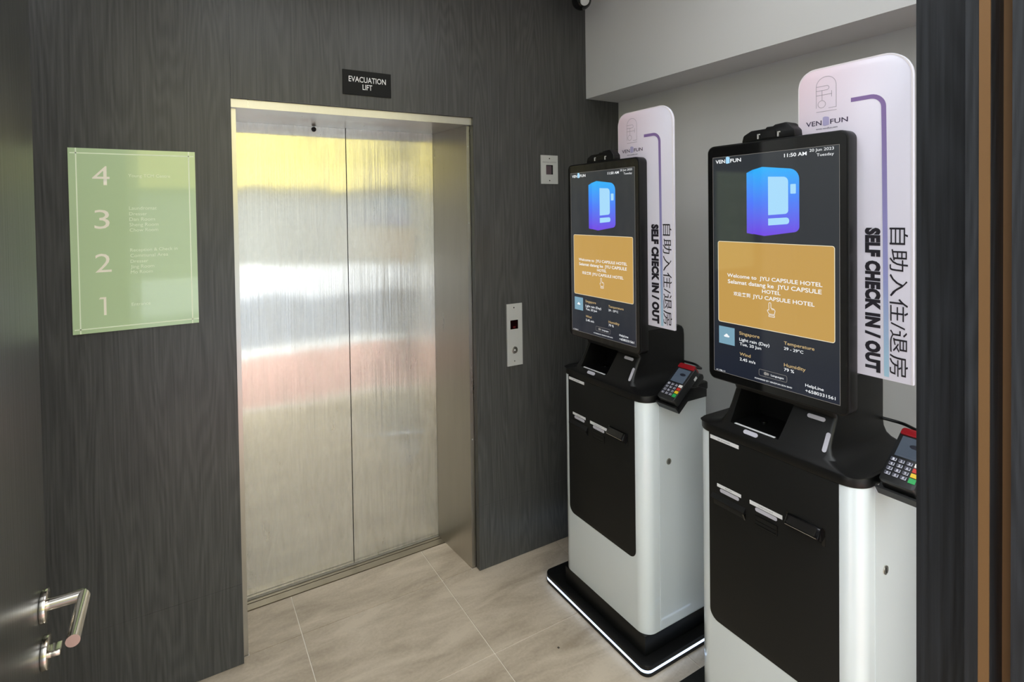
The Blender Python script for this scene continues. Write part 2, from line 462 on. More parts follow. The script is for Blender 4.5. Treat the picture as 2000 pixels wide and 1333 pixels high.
box('panel', 0.949, JB, -2.049, -1.8763, 0.002, CEIL - 0.002, 'wood_jamb', jamb, 0.001, 1)

# --- lift doorway
lift = empty('door_1', (0, 0, 0), 'brushed stainless steel two-panel lift door in a deep steel frame', 'lift door', kind='structure')
D = 0.347
def dpanel(x0, x1):
    bm = bmesh.new(); n = 24
    bm_box(bm, x0, x1, D, D + 0.03, 0.006, 2.06); bevel_all(bm, 0.002, 1)
    return finish('door_panel', bm, 'steel_door', lift, 30)
dpanel(0.16, 0.6760); dpanel(0.6800, 1.17)
box('back_plate', 0.15, 1.18, D + 0.031, D + 0.05, 0, 2.09, 'gap', lift)
bm = bmesh.new(); bm_hex(bm, [(0.165, 0.035, 0), (0.189, 0.035, 0), (0.199, D - 0.002, 0), (0.165, D - 0.002, 0), (0.165, 0.035, 2.046), (0.189, 0.035, 2.046), (0.199, D - 0.002, 2.046), (0.165, D - 0.002, 2.046)])
finish('jamb', bm, 'steel_frame', lift)
bm = bmesh.new(); bm_hex(bm, [(1.141, 0.035, 0), (1.1675, 0.035, 0), (1.1675, D - 0.002, 0), (1.113, D - 0.002, 0), (1.146, 0.035, 2.046), (1.1675, 0.035, 2.046), (1.1675, D - 0.002, 2.046), (1.117, D - 0.002, 2.046)])
finish('jamb', bm, 'steel_frame', lift)
box('head', 0.165, 1.1675, 0.035, D - 0.002, 2.0465, 2.083, 'steel_frame', lift)
box('head_trim', 0.1685, 1.1645, 0.016, 0.0345, 2.046, 2.0775, 'steel_frame', lift, 0.001, 1)
bm = bmesh.new()
bm_box(bm, 0.19, 1.14, 0.280, 0.318, -0.02, 0.002); bm_box(bm, 0.19, 1.14, 0.323, 0.336, -0.02, 0.002); bm_box(bm, 0.19, 1.14, 0.339, 0.345, -0.02, 0.0015)
finish('sill', bm, 'sill', lift)
cyl('key_hole', (0.535, D - 0.0006, 2.034), (0.535, D + 0.001, 2.034), 0.011, 'hole', lift, 20)
for z in (0.6, 1.6, 2.06):
    cyl('rivet', (1.153, 0.0342, z if z < 2 else 1.95), (1.153, 0.036, z if z < 2 else 1.95), 0.003, 'steel_plate', lift, 10)

# --- open entrance door leaf with lever handle
door = empty('door_2', (-0.2375, -1.85, 0), 'dark wood entrance door standing open with steel lever handle', 'door', kind='structure')
def dl(x, y, z): return (x + 0.2375, y + 1.85, z)
bm = bmesh.new(); bm_box(bm, -0.0225, 0.0225, 0.0, 0.887, 0.008, 2.5); bevel_all(bm, 0.0012, 1)
leaf = finish('leaf', bm, 'wood_door', door)
for z in (0.3, 1.25, 2.2):
    cyl('hinge', (-0.03, -0.008, z - 0.05), (-0.03, -0.008, z + 0.05), 0.008, 'chrome', door, 14)
HY, HZ = -1.004, 1.001
hd = cyl('lever_handle', dl(-0.215, HY, HZ), dl(-0.206, HY, HZ), 0.026, 'chrome', door, 40, bev=0.0012)
hd['label'] = 'satin steel lever handle on a round rose'
bm = bmesh.new()
def bm_cyl(bm, p0, p1, r, seg=28, cut0=None, cut1=None):
    p0 = Vector(p0); p1 = Vector(p1); d = (p1 - p0).normalized(); u = d.orthogonal().normalized(); v = d.cross(u); rings = []
    for p, cut in ((p0, cut0), (p1, cut1)):
        ring = []
        for k in range(seg):
            q = p + r * (u * math.cos(2 * math.pi * k / seg) + v * math.sin(2 * math.pi * k / seg))
            if cut is not None:
                n = Vector(cut); q = q + d * ((p - q).dot(n) / d.dot(n))
            ring.append(bm.verts.new(q))
        rings.append(ring)
    for k in range(seg):
        bm.faces.new((rings[0][k], rings[0][(k + 1) % seg], rings[1][(k + 1) % seg], rings[1][k]))
    bm.faces.new(rings[0]); bm.faces.new(rings[1])
EL = dl(-0.1565, HY + 0.001, HZ)
bm_cyl(bm, dl(-0.2062, HY + 0.001, HZ), EL, 0.0095, cut1=(1, 1, 0))
bm_cyl(bm, EL, dl(-0.1565, HY - 0.118, HZ), 0.0095, cut0=(1, 1, 0))
finish('grip', bm, 'chrome', hd, 40)
tt = cyl('thumb_turn', dl(-0.215, HY, HZ - 0.079), dl(-0.206, HY, HZ - 0.079), 0.026, 'chrome', door, 40, bev=0.0012)
prism('turn_knob', rpoly([(dl(0, HY - 0.014, 0)[1], HZ - 0.084, .004), (dl(0, HY + 0.014, 0)[1], HZ - 0.084, .004), (dl(0, HY + 0.014, 0)[1], HZ - 0.074, .004), (dl(0, HY - 0.014, 0)[1], HZ - 0.074, .004)], 4), 'X', dl(-0.2062, 0, 0)[0], dl(-0.190, 0, 0)[0], 'chrome', tt, 0.001)

# ================================================================== KIOSK
K1 = (1.42, -0.532, 0.0); DY = -0.698
kiosk = empty('check_in_kiosk', K1, 'white and black self check-in kiosk beside the lift wall, standing whole on its lit base', 'kiosk', 'self check-in kiosks along the white wall')
# base plate with led strip, plinth
def rrect(y0, y1, x0, x1, r, seg=6):
    return rpoly([(x0, y0, r), (x1, y0, r), (x1, y1, r), (x0, y1, r)], seg)
BY0, BY1 = -0.269, 0.337
prism('base_plate', rrect(BY0, BY1, -0.037, 0.40, 0.032), 'Z', 0.0, 0.013, 'kiosk_black', kiosk, 0.001)
prism('light_strip', rrect(BY0 + .0015, BY1 - .0015, -0.0355, 0.3985, 0.031), 'Z', 0.0132, 0.0225, 'led', kiosk)
prism('base_cover', rrect(BY0, BY1, -0.037, 0.40, 0.032), 'Z', 0.0227, 0.040, 'kiosk_black', kiosk, 0.003)
prism('plinth', rrect(-0.230, 0.230, 0.0, 0.33, 0.004, 2), 'Z', 0.0402, 0.112, 'kiosk_black', kiosk, 0.001)
HW = 0.238
body = prism('body', rpoly([(0, -HW, .046), (0.335, -HW, .012), (0.335, HW, .012), (0, HW, .046)], 10), 'Z', 0.1122, 0.955, 'kiosk_white', kiosk, 0.001)
for s in (-1, 1):   # side service doors with a fine seam and a cam lock
    sd = box('side_door', 0.071, 0.325, s * (HW + 0.0002) - 0.0009, s * (HW + 0.0002) + 0.0009, 0.118, 0.950, 'kiosk_white', kiosk, 0.0006, 1)
    lk = cyl('lock', (0.118, s * (HW + 0.001), 0.7255), (0.118, s * (HW + 0.0045), 0.7255), 0.0115, 'chrome', sd, 24, bev=0.001)
    box('lock_slot', 0.1168, 0.1192, s * (HW + 0.0047) - 0.0004, s * (HW + 0.0047) + 0.0004, 0.719, 0.732, 'hole', lk)
# black front door panel
front = prism('front_panel', rpoly([(-0.190, 0.372, .03), (0.190, 0.372, .03), (0.190, 0.9552), (-0.190, 0.9552)], 8), 'X', -0.0022, 0.0008, 'panel_black', kiosk, 0.0006)
KP = kiosk_plane(-0.0026)
def strip(a0, a1, b0, b1, parent, mt='label', r=0.0, x=-0.0032):
    return prism('label' if mt == 'label' else 'window', [( -a, b) for a, b in rpoly([(a0, b0, r), (a1, b0, r), (a1, b1, r), (a0, b1, r)], 6)], 'X', x, -0.0022, mt, parent)
lp = strip(-0.184, -0.087, 0.9385, 0.9495, front); text('lettering', 'QR SCANNER', kiosk_plane(-0.0035), 'inkgrey', lp, -0.158, -0.115, 0.944)
lp = strip(-0.161, -0.080, 0.7965, 0.8060, front); text('lettering', 'RECEIPT', kiosk_plane(-0.0035), 'inkgrey', lp, -0.132, -0.109, 0.8012)
strip(-0.151, -0.087, 0.7830, 0.7940, front, 'pill', 0.005, -0.003)
lp = strip(-0.052, 0.045, 0.7935, 0.8045, front); text('lettering', 'CARD PAYOUT', kiosk_plane(-0.0035), 'inkgrey', lp, -0.026, 0.019, 0.799)
strip(-0.035, 0.030, 0.7805, 0.7915, front, 'pill', 0.005, -0.003)
# receipt slot: sloped hood with open mouth
bm = bmesh.new()
for a, b in ((-0.178, -0.066),):
    bm_prism(bm, [(-0.0022, 0.772), (-0.012, 0.760), (-0.012, 0.756), (-0.0022, 0.756)], 'Y', -a, -b)
slot1 = finish('receipt_slot', bm, 'kiosk_black', front, 20)
prism('mouth', [(-0.0024, 0.738), (-0.0075, 0.7555), (-0.0024, 0.7555)], 'Y', 0.172, 0.072, 'hole', slot1)
prism('mouth_cheek', [(-0.0022, 0.736), (-0.0115, 0.7558), (-0.0022, 0.7558)], 'Y', 0.0715, 0.066, 'gloss_black', slot1)
# card slot: thin frame with two lips
bm = bmesh.new()
bm_box(bm, -0.006, -0.0022, -0.031, 0.035, 0.764, 0.769); bm_box(bm, -0.005, -0.0022, -0.031, 0.035, 0.740, 0.744); bm_box(bm, -0.006, -0.0022, -0.0315, -0.0285, 0.740, 0.769)
bm_box(bm, -0.0045, -0.0022, -0.0285, 0.035, 0.7515, 0.7545)
slot2 = finish('card_slot', bm, 'kiosk_black', front)
box('mouth', -0.0027, -0.0021, -0.0285, 0.033, 0.745, 0.763, 'hole', slot2)
# dispenser: glossy protruding scoop with bright rim
bm = bmesh.new()
bm_prism(bm, [(-0.0022, 0.823), (-0.010, 0.8215), (-0.024, 0.803), (-0.024, 0.799), (-0.0022, 0.783)], 'Y', -0.150, -0.062)
bmesh.ops.recalc_face_normals(bm, faces=bm.faces); bevel_all(bm, 0.0025, 2, 20)
slot3 = finish('dispenser', bm, 'gloss_black', front, 30)
prism('window', [(-0.0112, 0.8208), (-0.0235, 0.8045), (-0.0245, 0.8045), (-0.0118, 0.8213)], 'Y', -0.143, -0.069, 'glass_black', slot3)
cyl('rim', (-0.0245, -0.147, 0.8005), (-0.0245, -0.065, 0.8005), 0.0012, 'chrome', slot3, 10)
box('dispenser_plate', -0.0032, -0.0022, -0.158, -0.150, 0.778, 0.824, 'gloss_black', slot3)
box('dispenser_plate', -0.0032, -0.0022, -0.062, -0.056, 0.784, 0.824, 'gloss_black', slot3)

# console slab on top of the body
slab = prism('console_slab', rpoly([(-0.004, -0.243, .055), (0.345, -0.243, .02), (0.345, 0.243, .02), (-0.004, 0.243, .055)], 12), 'Z', 0.9552, 0.982, 'kiosk_black', kiosk, 0.004)
# flared neck / housing: loft of plan outlines, pocket cut for the scanner
levels = [(0.9815, -0.002, 0.236, 0.335), (0.985, 0.002, 0.212, 0.330), (0.990, 0.0065, 0.190, 0.327), (0.997, 0.0125, 0.172, 0.326), (1.008, 0.021, 0.159, 0.325),
          (1.025, 0.0315, 0.152, 0.325), (1.050, 0.0455, 0.150, 0.325), (1.092, 0.069, 0.150, 0.325), (1.110, 0.0605, 0.150, 0.325), (1.150, 0.0605, 0.150, 0.325), (1.172, 0.0605, 0.150, 0.322), (1.184, 0.0605, 0.149, 0.314), (1.190, 0.0605, 0.147, 0.300)]
bm = bmesh.new(); rings = []
for z, xf, w, xb in levels:
    r = 0.012 if z > 1.0 else 0.03
    ol = rpoly([(xf, -w, r), (xb, -w, 0.02), (xb, w, 0.02), (xf, w, r)], 5)
    rings.append([bm.verts.new((a, b, z)) for a, b in ol])
for a, b in zip(rings, rings[1:]):
    n = len(a)
    for k in range(n): bm.faces.new((a[k], a[(k + 1) % n], b[(k + 1) % n], b[k]))
bm.faces.new(rings[0]); bm.faces.new(rings[-1])
neck = finish('neck_housing', bm, 'kiosk_black', kiosk)
cb = bmesh.new(); bm_hex(cb, [(-0.05, -0.022, 1.002), (0.16, -0.022, 1.002), (0.16, 0.128, 1.002), (-0.05, 0.128, 1.002), (-0.05, -0.036, 1.0955), (0.16, -0.036, 1.0955), (0.16, 0.128, 1.0955), (-0.05, 0.128, 1.0955)])
cut = finish('cut', cb, 'hole')
md = neck.modifiers.new('b', 'BOOLEAN'); md.object = cut; md.operation = 'DIFFERENCE'; md.solver = 'EXACT'
cut.location = K1
bpy.context.view_layer.update()
nm = bpy.data.meshes.new_from_object(neck.evaluated_get(bpy.context.evaluated_depsgraph_get()))
neck.modifiers.clear(); neck.data = nm
for p in nm.polygons: p.use_smooth = True
nm.set_sharp_from_angle(angle=math.radians(28))
cme = cut.data; bpy.data.objects.remove(cut)
prism('scanner_lip', [(0.0175, 1.0022), (0.0250, 1.0022), (0.0250, 1.0035), (0.0175, 1.0035)], 'Y', -0.010, 0.115, 'label', neck)
cyl('scanner_lens', (0.10, 0.075, 1.003), (0.10, 0.075, 1.006), 0.012, 'glass_black', neck, 20)
# sloped-face windows (lilac pills)
SL = math.atan2(1.092 - 1.0315 + 0.0, 0.069 - 0.035)
def pill(name, cx, cy, cz, ly, ls, ang, mt='pill', th=0.0016):
    r = min(ly, ls) / 2 * 0.98
    pts = rpoly([(-ls / 2, -ly / 2, r), (ls / 2, -ly / 2, r), (ls / 2, ly / 2, r), (-ls / 2, ly / 2, r)], 6)
    bm = bmesh.new(); bm_prism(bm, pts, 'Z', -0.0004, th)
    bmesh.ops.transform(bm, matrix=Matrix.Translation((cx, cy, cz)) @ Matrix.Rotation(-ang, 4, 'Y'), verts=bm.verts)
    return finish(name, bm, mt, neck, 40)
A60 = math.atan2(1.092 - 1.05, 0.069 - 0.0455)
pill('window', 0.0625, -0.101, 1.081, 0.047, 0.011, A60)
pill('window', 0.0362, -0.141, 1.0335, 0.0105, 0.052, A60)
pill('window', 0.0090, 0.056, 0.9935, 0.044, 0.0125, math.atan2(0.007, 0.006))

# screen
SX0, SX1 = 0.020, 0.060
bm = bmesh.new(); bm_prism(bm, rpoly([(-0.2055, 1.120, .022), (0.2055, 1.120, .022), (0.2055, 1.842, .022), (-0.2055, 1.842, .022)], 8), 'X', SX0, SX1)
bmesh.ops.recalc_face_normals(bm, faces=bm.faces); bevel_all(bm, 0.004, 2, 50)
screen = finish('screen', bm, 'kiosk_black', kiosk, 40)
prism('front_glass', rpoly([(-0.2005, 1.125, .018), (0.2005, 1.125, .018), (0.2005, 1.837, .018), (-0.2005, 1.837, .018)], 8), 'X', SX0 - 0.0012, SX0 + 0.001, 'glass_black', screen)
M['scr_bg'] = grad('screen dark background', [(0.0, (26, 32, 46)), (0.35, (40, 44, 50)), (1.0, (46, 50, 54))], 'Z', 1.15, 1.80, emit=0.95, rough=0.06)
M['scr_gold'] = scr('screen gold', (202, 160, 84), 0.92)
M['scr_white'] = scr('screen white', (245, 248, 250), 1.0)
M['scr_line'] = scr('screen line', (236, 226, 196), 1.0)
M['scr_dim'] = scr('screen outline', (150, 146, 140), 0.9)
M['scr_tan'] = scr('screen tan text', (214, 184, 128), 0.9)
M['scr_cloud'] = scr('screen weather tile', (128, 170, 190), 0.9)
M['scr_icon'] = grad('screen icon gradient', [(0.0, (112, 72, 226)), (0.5, (78, 128, 246)), (1.0, (46, 176, 250))], 'Z', 1.575, 1.76, emit=1.0, rough=0.06)
M['scr_side'] = grad('screen icon side gradient', [(0.0, (104, 62, 222)), (0.5, (70, 116, 250)), (1.0, (36, 166, 246))], 'Z', 1.575, 1.76, emit=1.0, rough=0.06)
M['scr_pale'] = scr('screen pale blue', (166, 218, 250), 1.0)
S0 = SX0 - 0.0012
P1, P2, P3, P4 = (kiosk_plane(S0 - d) for d in (0.0003, 0.0006, 0.0009, 0.0012))
def rr(a0, a1, b0, b1, r, seg=5): return rpoly([(a0, b0, r), (a1, b0, r), (a1, b1, r), (a0, b1, r)], seg)
disp = flat('display', [[(-0.184, 1.1475), (0.184, 1.1475), (0.184, 1.806), (-0.184, 1.806)]], P1, 'scr_bg', screen)
DP = screen
flat('display_edge', ribbon([(-0.184, 1.1475), (0.184, 1.1475), (0.184, 1.806), (-0.184, 1.806)], 0.0009, True), P2, 'scr_dim', DP)
def logo(pl, a0, a1, z, h, mt, cube, parent, bold=0.02):
    w = a1 - a0
    text('lettering', 'VEN', pl, mt, parent, a0, a0 + w * 0.385, b0=z - h / 2, b1=z + h / 2, bold=bold)
    text('lettering', 'FUN', pl, mt, parent, a0 + w * 0.59, a1, b0=z - h / 2, b1=z + h / 2, bold=bold)
    c0, c1 = a0 + w * 0.415, a0 + w * 0.565
    flat('logo_mark', [[(c0, z - h * .62), (c0 + (c1 - c0) * .3, z - h * .75), (c1, z - h * .62), (c1, z + h * .95), (c1 - (c1 - c0) * .25, z + h * 1.12), (c0 + (c1 - c0) * .3, z + h * 1.22), (c0, z + h * 1.05)]], pl, cube, parent)
logo(P2, -0.174, -0.088, 1.7925, 0.0108, 'scr_white', 'scr_pale', DP)
text('lettering', '11:50 AM', P2, 'scr_white', DP, 0.042, 0.103, 1.792, hs=0.82, bold=0.018)
text('lettering', '20 Jun 2023', P2, 'scr_white', DP, 0.110, 0.171, 1.7985, hs=0.82)
text('lettering', 'Tuesday', P2, 'scr_white', DP, 0.1285, 0.171, 1.785, hs=0.82)
# vending cube icon
flat('icon', [rpoly([(-0.050, 1.575), (-0.016, 1.570), (0.083, 1.585, .016), (0.083, 1.752, .030), (-0.022, 1.766), (-0.050, 1.760)], 8)], P2, 'scr_icon', DP)
flat('icon_side', [[(-0.0705, 1.577), (-0.050, 1.574), (-0.050, 1.7605), (-0.0705, 1.752)]], P2, 'scr_side', DP)
flat('icon_window', [rpoly([(-0.0045, 1.629), (0.053, 1.633, .010), (0.053, 1.7335, .014), (-0.0045, 1.737)], 6), rpoly([(-0.0045, 1.600), (0.0555, 1.605, .008), (0.0555, 1.623, .008), (-0.0045, 1.6195)], 6), rr(0.0590, 0.0742, 1.687, 1.713, .002)], P3, 'scr_pale', DP)
# gold welcome card
flat('card', [rr(-0.167, 0.172, 1.3035, 1.5495, .006)], P2, 'scr_gold', DP)
flat('card_border', ribbon(rr(-0.167, 0.172, 1.3035, 1.5495, .006), 0.0017, True), P3, 'scr_line', DP)
text('lettering', 'Welcome to  JYU CAPSULE HOTEL', P3, 'scr_white', DP, -0.136, 0.142, 1.4485, hs=0.82, bold=0.012)
text('lettering', 'Selamat datang ke  JYU CAPSULE', P3, 'scr_white', DP, -0.134, 0.140, 1.430, hs=0.82, bold=0.012)
text('lettering', 'HOTEL', P3, 'scr_white', DP, -0.024, 0.030, 1.4125, hs=0.82, bold=0.012)
text('lettering', '欢迎来到', P3, 'scr_white', DP, -0.115, -0.061, b0=1.3885, b1=1.4010, bold=0.012)
text('lettering', 'JYU CAPSULE HOTEL', P3, 'scr_white', DP, -0.053, 0.122, 1.3945, hs=0.82, bold=0.012)
hq = []
for pts, cl in (([(-0.004, 1.361), (-0.004, 1.380), (-0.0025, 1.3825), (0.0008, 1.3825), (0.0022, 1.380), (0.0022, 1.368), (0.0115, 1.3655), (0.0145, 1.361), (0.0120, 1.3505), (-0.0035, 1.3505), (-0.0085, 1.359), (-0.0075, 1.3615)], True), ([(-0.004, 1.3475), (0.0125, 1.3475), (0.0125, 1.3430), (-0.004, 1.3430)], True), ([(0.005, 1.3665), (0.005, 1.3625)], False), ([(0.0085, 1.3658), (0.0085, 1.3620)], False)):
    hq += ribbon(pts, 0.0013, cl)
flat('touch_icon', hq, P3, 'scr_white', DP)
# weather block
flat('weather_tile', [[(-0.166, 1.2365), (-0.1125, 1.2365), (-0.1125, 1.2895), (-0.166, 1.2895)]], P2, 'scr_cloud', DP)
flat('cloud_icon', [rr(-0.1485, -0.130, 1.2585, 1.264, .0026), arc(-0.1395, 1.2635, 0.005, 0, 180)], P3, 'scr_white', DP)
for s, a0, a1, z, mt in (('Singapore', -0.097, -0.033, 1.2795, 'scr_tan'), ('Light rain (Day)', -0.097, -0.003, 1.261, 'scr_white'), ('Tue, 20 Jun', -0.096, -0.028, 1.2475, 'scr_white'), ('Wind', -0.096, -0.061, 1.2175, 'scr_tan'), ('2.45 m/s', -0.096, -0.046, 1.202, 'scr_white'),
                         ('Temperature', 0.039, 0.121, 1.2775, 'scr_tan'), ('29 - 29°C', 0.039, 0.092, 1.2625, 'scr_white'), ('Humidity', 0.039, 0.098, 1.217, 'scr_tan'), ('79 %', 0.039, 0.067, 1.204, 'scr_white'),
                         ('HelpLine', 0.097, 0.144, 1.1765, 'scr_white'), ('+6580331561', 0.097, 0.173, 1.162, 'scr_white'), ('Languages', 0.001, 0.038, 1.178, 'scr_white'), ('POWERED BY VENDFUN SDN BHD', -0.048, 0.061, 1.158, 'scr_white'), ('v1.106.11', -0.177, -0.146, 1.152, 'scr_white')):
    text('lettering', s, P2, mt, DP, a0, a1, z, hs=0.82, bold=0.008)
flat('button_outline', ribbon(rr(-0.035, 0.047, 1.1690, 1.1870, .004), 0.0009, True), P2, 'scr_dim', DP)
flat('button_icon', [arc(-0.0155, 1.178, 0.0048, 0, 360, 16)[:-1], arc(-0.0085, 1.178, 0.0038, 0, 360, 16)[:-1]], P2, 'scr_dim', DP)

# camera bar on top of the screen
cambar = prism('camera_bar', rpoly([(0.092, 1.8415), (0.086, 1.862, .01), (0.062, 1.8735, .012), (0.018, 1.8740), (0.014, 1.8785), (-0.004, 1.8785), (-0.010, 1.8820, .004), (-0.046, 1.8850, .016), (-0.066, 1.862, .008), (-0.068, 1.8415)], 5), 'X', 0.026, 0.070, 'kiosk_black', kiosk, 0.004)
prism('sensor_recess', rpoly([(0.030, 1.848), (0.030, 1.866, .003), (-0.014, 1.866, .003), (-0.014, 1.848)], 4), 'X', 0.0245, 0.030, 'gloss_black', cambar)
for y in (0.038, -0.0215):
    bm = bmesh.new(); bm_box(bm, 0.0225, 0.0255, y - 0.0016, y + 0.0016, 1.847, 1.861); bm_box(bm, 0.0225, 0.0255, y - 0.006, y + 0.0016, 1.858, 1.861)
    finish('bracket', bm, 'steel_plate', cambar)

# sign board behind the screen
def sign_mat():
    m = bpy.data.materials.new('printed lilac acrylic'); m.use_nodes = True; nt = m.node_tree; L = nt.links.new
    b = nt.nodes['Principled BSDF']; b.inputs['Roughness'].default_value = 0.22
    tc = nt.nodes.new('ShaderNodeTexCoord'); sp = nt.nodes.new('ShaderNodeSeparateXYZ'); L(tc.outputs['Object'], sp.inputs[0])
    a = nt.nodes.new('ShaderNodeMapRange'); a.inputs['From Min'].default_value = -0.30; a.inputs['From Max'].default_value = -0.06; L(sp.outputs['Y'], a.inputs['Value'])
    c = nt.nodes.new('ShaderNodeMapRange'); c.inputs['From Min'].default_value = 1.72; c.inputs['From Max'].default_value = 2.0; L(sp.outputs['Z'], c.inputs['Value'])
    mu = nt.nodes.new('ShaderNodeMath'); mu.operation = 'MULTIPLY'; L(a.outputs[0], mu.inputs[0]); L(c.outputs[0], mu.inputs[1])
    cr = nt.nodes.new('ShaderNodeValToRGB')
    cr.color_ramp.elements[0].color = lin((228, 226, 240)) + (1,); cr.color_ramp.elements[1].color = lin((240, 216, 226)) + (1,)
    L(mu.outputs[0], cr.inputs[0]); L(cr.outputs[0], b.inputs['Base Color'])
    return m
M['sign'] = sign_mat()
GX = 0.0605
sign = prism('sign_board', rpoly([(-0.323, 1.228), (-0.0565, 1.228), (-0.0565, 2.017, .045), (-0.323, 2.017, .062)], 12), 'X', GX, GX + 0.010, 'sign', kiosk, 0.0015)
GP = kiosk_plane(GX - 0.0004)
flat('sign_rim', ribbon([(0.0585, 1.85), (0.0585, 1.965)] + arc(0.1035, 1.970, 0.045, 180, 90, 8) + arc(0.259, 1.953, 0.062, 90, 0, 10) + [(0.321, 1.90), (0.321, 1.229)], 0.0030), GP, 'rim', sign)
lg = []
for pts, cl in (([(0.105, 1.912), (0.105, 1.966)] + arc(0.130, 1.967, 0.025, 180, 0, 14) + [(0.155, 1.909), (0.136, 1.909)], False),
                ([(0.105, 1.957), (0.132, 1.957)] + arc(0.132, 1.9625, 0.0055, -90, 90, 8) + [(0.105, 1.968)], False),
                ([(0.120, 1.957), (0.120, 1.931)], False), ([(0.105, 1.945), (0.144, 1.945)], False), ([(0.144, 1.953), (0.144, 1.937)], False),
                (arc(0.119, 1.921, 0.0095, 0, 360, 20)[:-1], True), ([(0.105, 1.9015), (0.156, 1.9015)], False)):
    lg += ribbon(pts, 0.0011, cl)
flat('line_emblem', lg, GP, 'logo_line', sign)
M['logo_cube'] = mat('lilac logo print', (176, 168, 206), 0.4)
logo(GP, 0.078, 0.183, 1.8725, 0.0125, 'navy_ink', 'logo_cube', sign, 0.01)
text('lettering', 'www.vendfun.com', GP, 'navy_ink', sign, 0.104, 0.158, 1.8572)
M['sign_line'] = grad('printed violet to blue line', [(0.0, (168, 206, 226)), (0.35, (152, 156, 208)), (1.0, (138, 112, 166))], 'Z', 1.24, 1.92, rough=0.3)
flat('sign_line', ribbon([(0.190, 1.919), (0.232, 1.919)] + arc(0.234, 1.890, 0.029, 88, 0, 8) + [(0.264, 1.80), (0.2685, 1.236)], 0.0105), GP, 'sign_line', sign)
GP2 = kiosk_plane(GX - 0.0008)
text('lettering', 'SELF CHECK IN / OUT', GP2, 'ink', sign, 1.597, 1.241, b0=0.2215, b1=0.256, bold=0.068, italic=0.0, vertical=True, spacing=1.08)
text('lettering', '自助入住/退房', GP2, 'ink', sign, 1.598, 1.242, b0=0.275, b1=0.313, vertical=True)

# terminal cradle (part of the kiosk): inclined tray on an arm at the near side of the slab
TA = math.radians(39); TL = (0.040, -0.258, 0.988)
TM = Matrix.Translation(TL) @ Matrix.Rotation(-TA, 4, 'Y')
bm = bmesh.new(); bm_box(bm, -0.012, 0.090, -0.082, 0.008, -0.0475, -0.0352); bevel_all(bm, 0.003, 2)
bmesh.ops.transform(bm, matrix=TM, verts=bm.verts)
tray = finish('terminal_tray', bm, 'kiosk_black', kiosk, 40)
bm = bmesh.new(); bm_box(bm, -0.012, -0.006, -0.082, 0.008, -0.036, -0.020); bevel_all(bm, 0.001, 1)
bmesh.ops.transform(bm, matrix=TM, verts=bm.verts)
finish('tray_lip', bm, 'kiosk_black', tray, 40)
prism('tray_arm', [(0.085, 0.957), (0.255, 0.957), (0.255, 0.985), (0.215, 1.000), (0.150, 1.002), (0.135, 1.004), (0.085, 0.963)], 'Y', -0.300, -0.236, 'kiosk_black', tray, 0.002)
tube('cable', [(0.31, -0.140, 1.045), (0.325, -0.190, 1.040), (0.29, -0.240, 1.045), (0.24, -0.285, 1.060), (0.185, -0.300, 1.076)], 0.0045, 'kiosk_black', kiosk)

# ---------------------------------------------------------------- payment terminal (a thing of its own)
M['term'] = mat('terminal dark shell', (30, 31, 32), 0.35)
M['term_red'] = mat('terminal red cap', (150, 22, 30), 0.25)
M['term_scr'] = scr('terminal display', (92, 106, 122), 0.55)
M['term_logo'] = scr('terminal display emblem', (44, 48, 60), 0.5)
M['key'] = mat('dark key', (66, 66, 78), 0.4); M['key_ring'] = mat('white key print', (214, 214, 226), 0.5)
M['key_w'] = mat('white key', (235, 230, 225), 0.4); M['key_r'] = mat('red key', (196, 54, 40), 0.4); M['key_y'] = mat('yellow key', (226, 190, 40), 0.4); M['key_g'] = mat('green key', (40, 160, 84), 0.4)
term = empty('payment_terminal', (K1[0] + TL[0], K1[1] + TL[1], TL[2]), 'card payment terminal with red top on the kiosk beside the lift wall', 'card terminal', 'card terminals on the kiosks', rot=(0, -TA, 0))
TW = 0.074; LN = 0.152
prism('shell', rpoly([(0, 0, .008), (0, -TW, .008), (LN, -TW, .006), (LN, 0, .006)], 5), 'Z', -0.034, 0.0, 'term', term, 0.003)
prism('paper_housing', rpoly([(0.095, -0.034), (0.152, -0.034), (0.166, -0.046, .006), (0.160, -0.062, .008), (0.112, -0.058, .008)], 5), 'Y', -TW + 0.002, -0.002, 'term', term, 0.003)
prism('red_cap', rpoly([(0.138, -0.002, .004), (0.138, -TW + 0.002, .004), (0.158, -TW + 0.002, .008), (0.158, -0.002, .008)], 5), 'Z', -0.026, 0.0035, 'term_red', term, 0.002)
box('display', 0.076, 0.134, -TW + 0.010, -0.010, -0.001, 0.0008, 'term_scr', term, 0.0004, 1)
TP = lambda a, b: (b, -a, 0.0011)
flat('display_emblem', [arc(TW / 2 + .006, 0.111, 0.012, 0, 360, 18, 0.006)[:-1]], TP, 'term_logo', term)
digits = ['1', '2', '3', '4', '5', '6', '7', '8', '9', '*', '0', '#']
kb = None
def key(x, y, lx, ly, mt, ch=None):
    bm = bmesh.new(); bm_box(bm, x - lx / 2, x + lx / 2, y - ly / 2, y + ly / 2, -0.0005, 0.0022); bevel_all(bm, 0.001, 1)
    k = finish('key', bm, mt, term)
    if ch: text('lettering', ch, lambda a, b: (b, -a, 0.0024), 'key_ring', k, -y - 0.0020, -y + 0.0020, b0=x - 0.0030, b1=x + 0.0030, bold=0.02)
    if ch: flat('key_rim', ribbon([(-y + ly * .46, x + lx * .3), (-y + ly * .46, x - lx * .44), (-y - ly * .3, x - lx * .44)], 0.0011), lambda a, b: (b, -a, 0.0024), 'key_ring', k)
for r in range(4):
    for c in range(3):
        key(0.064 - 0.0135 * r, -0.0130 - 0.0165 * c, 0.0095, 0.0125, 'key', digits[r * 3 + c])
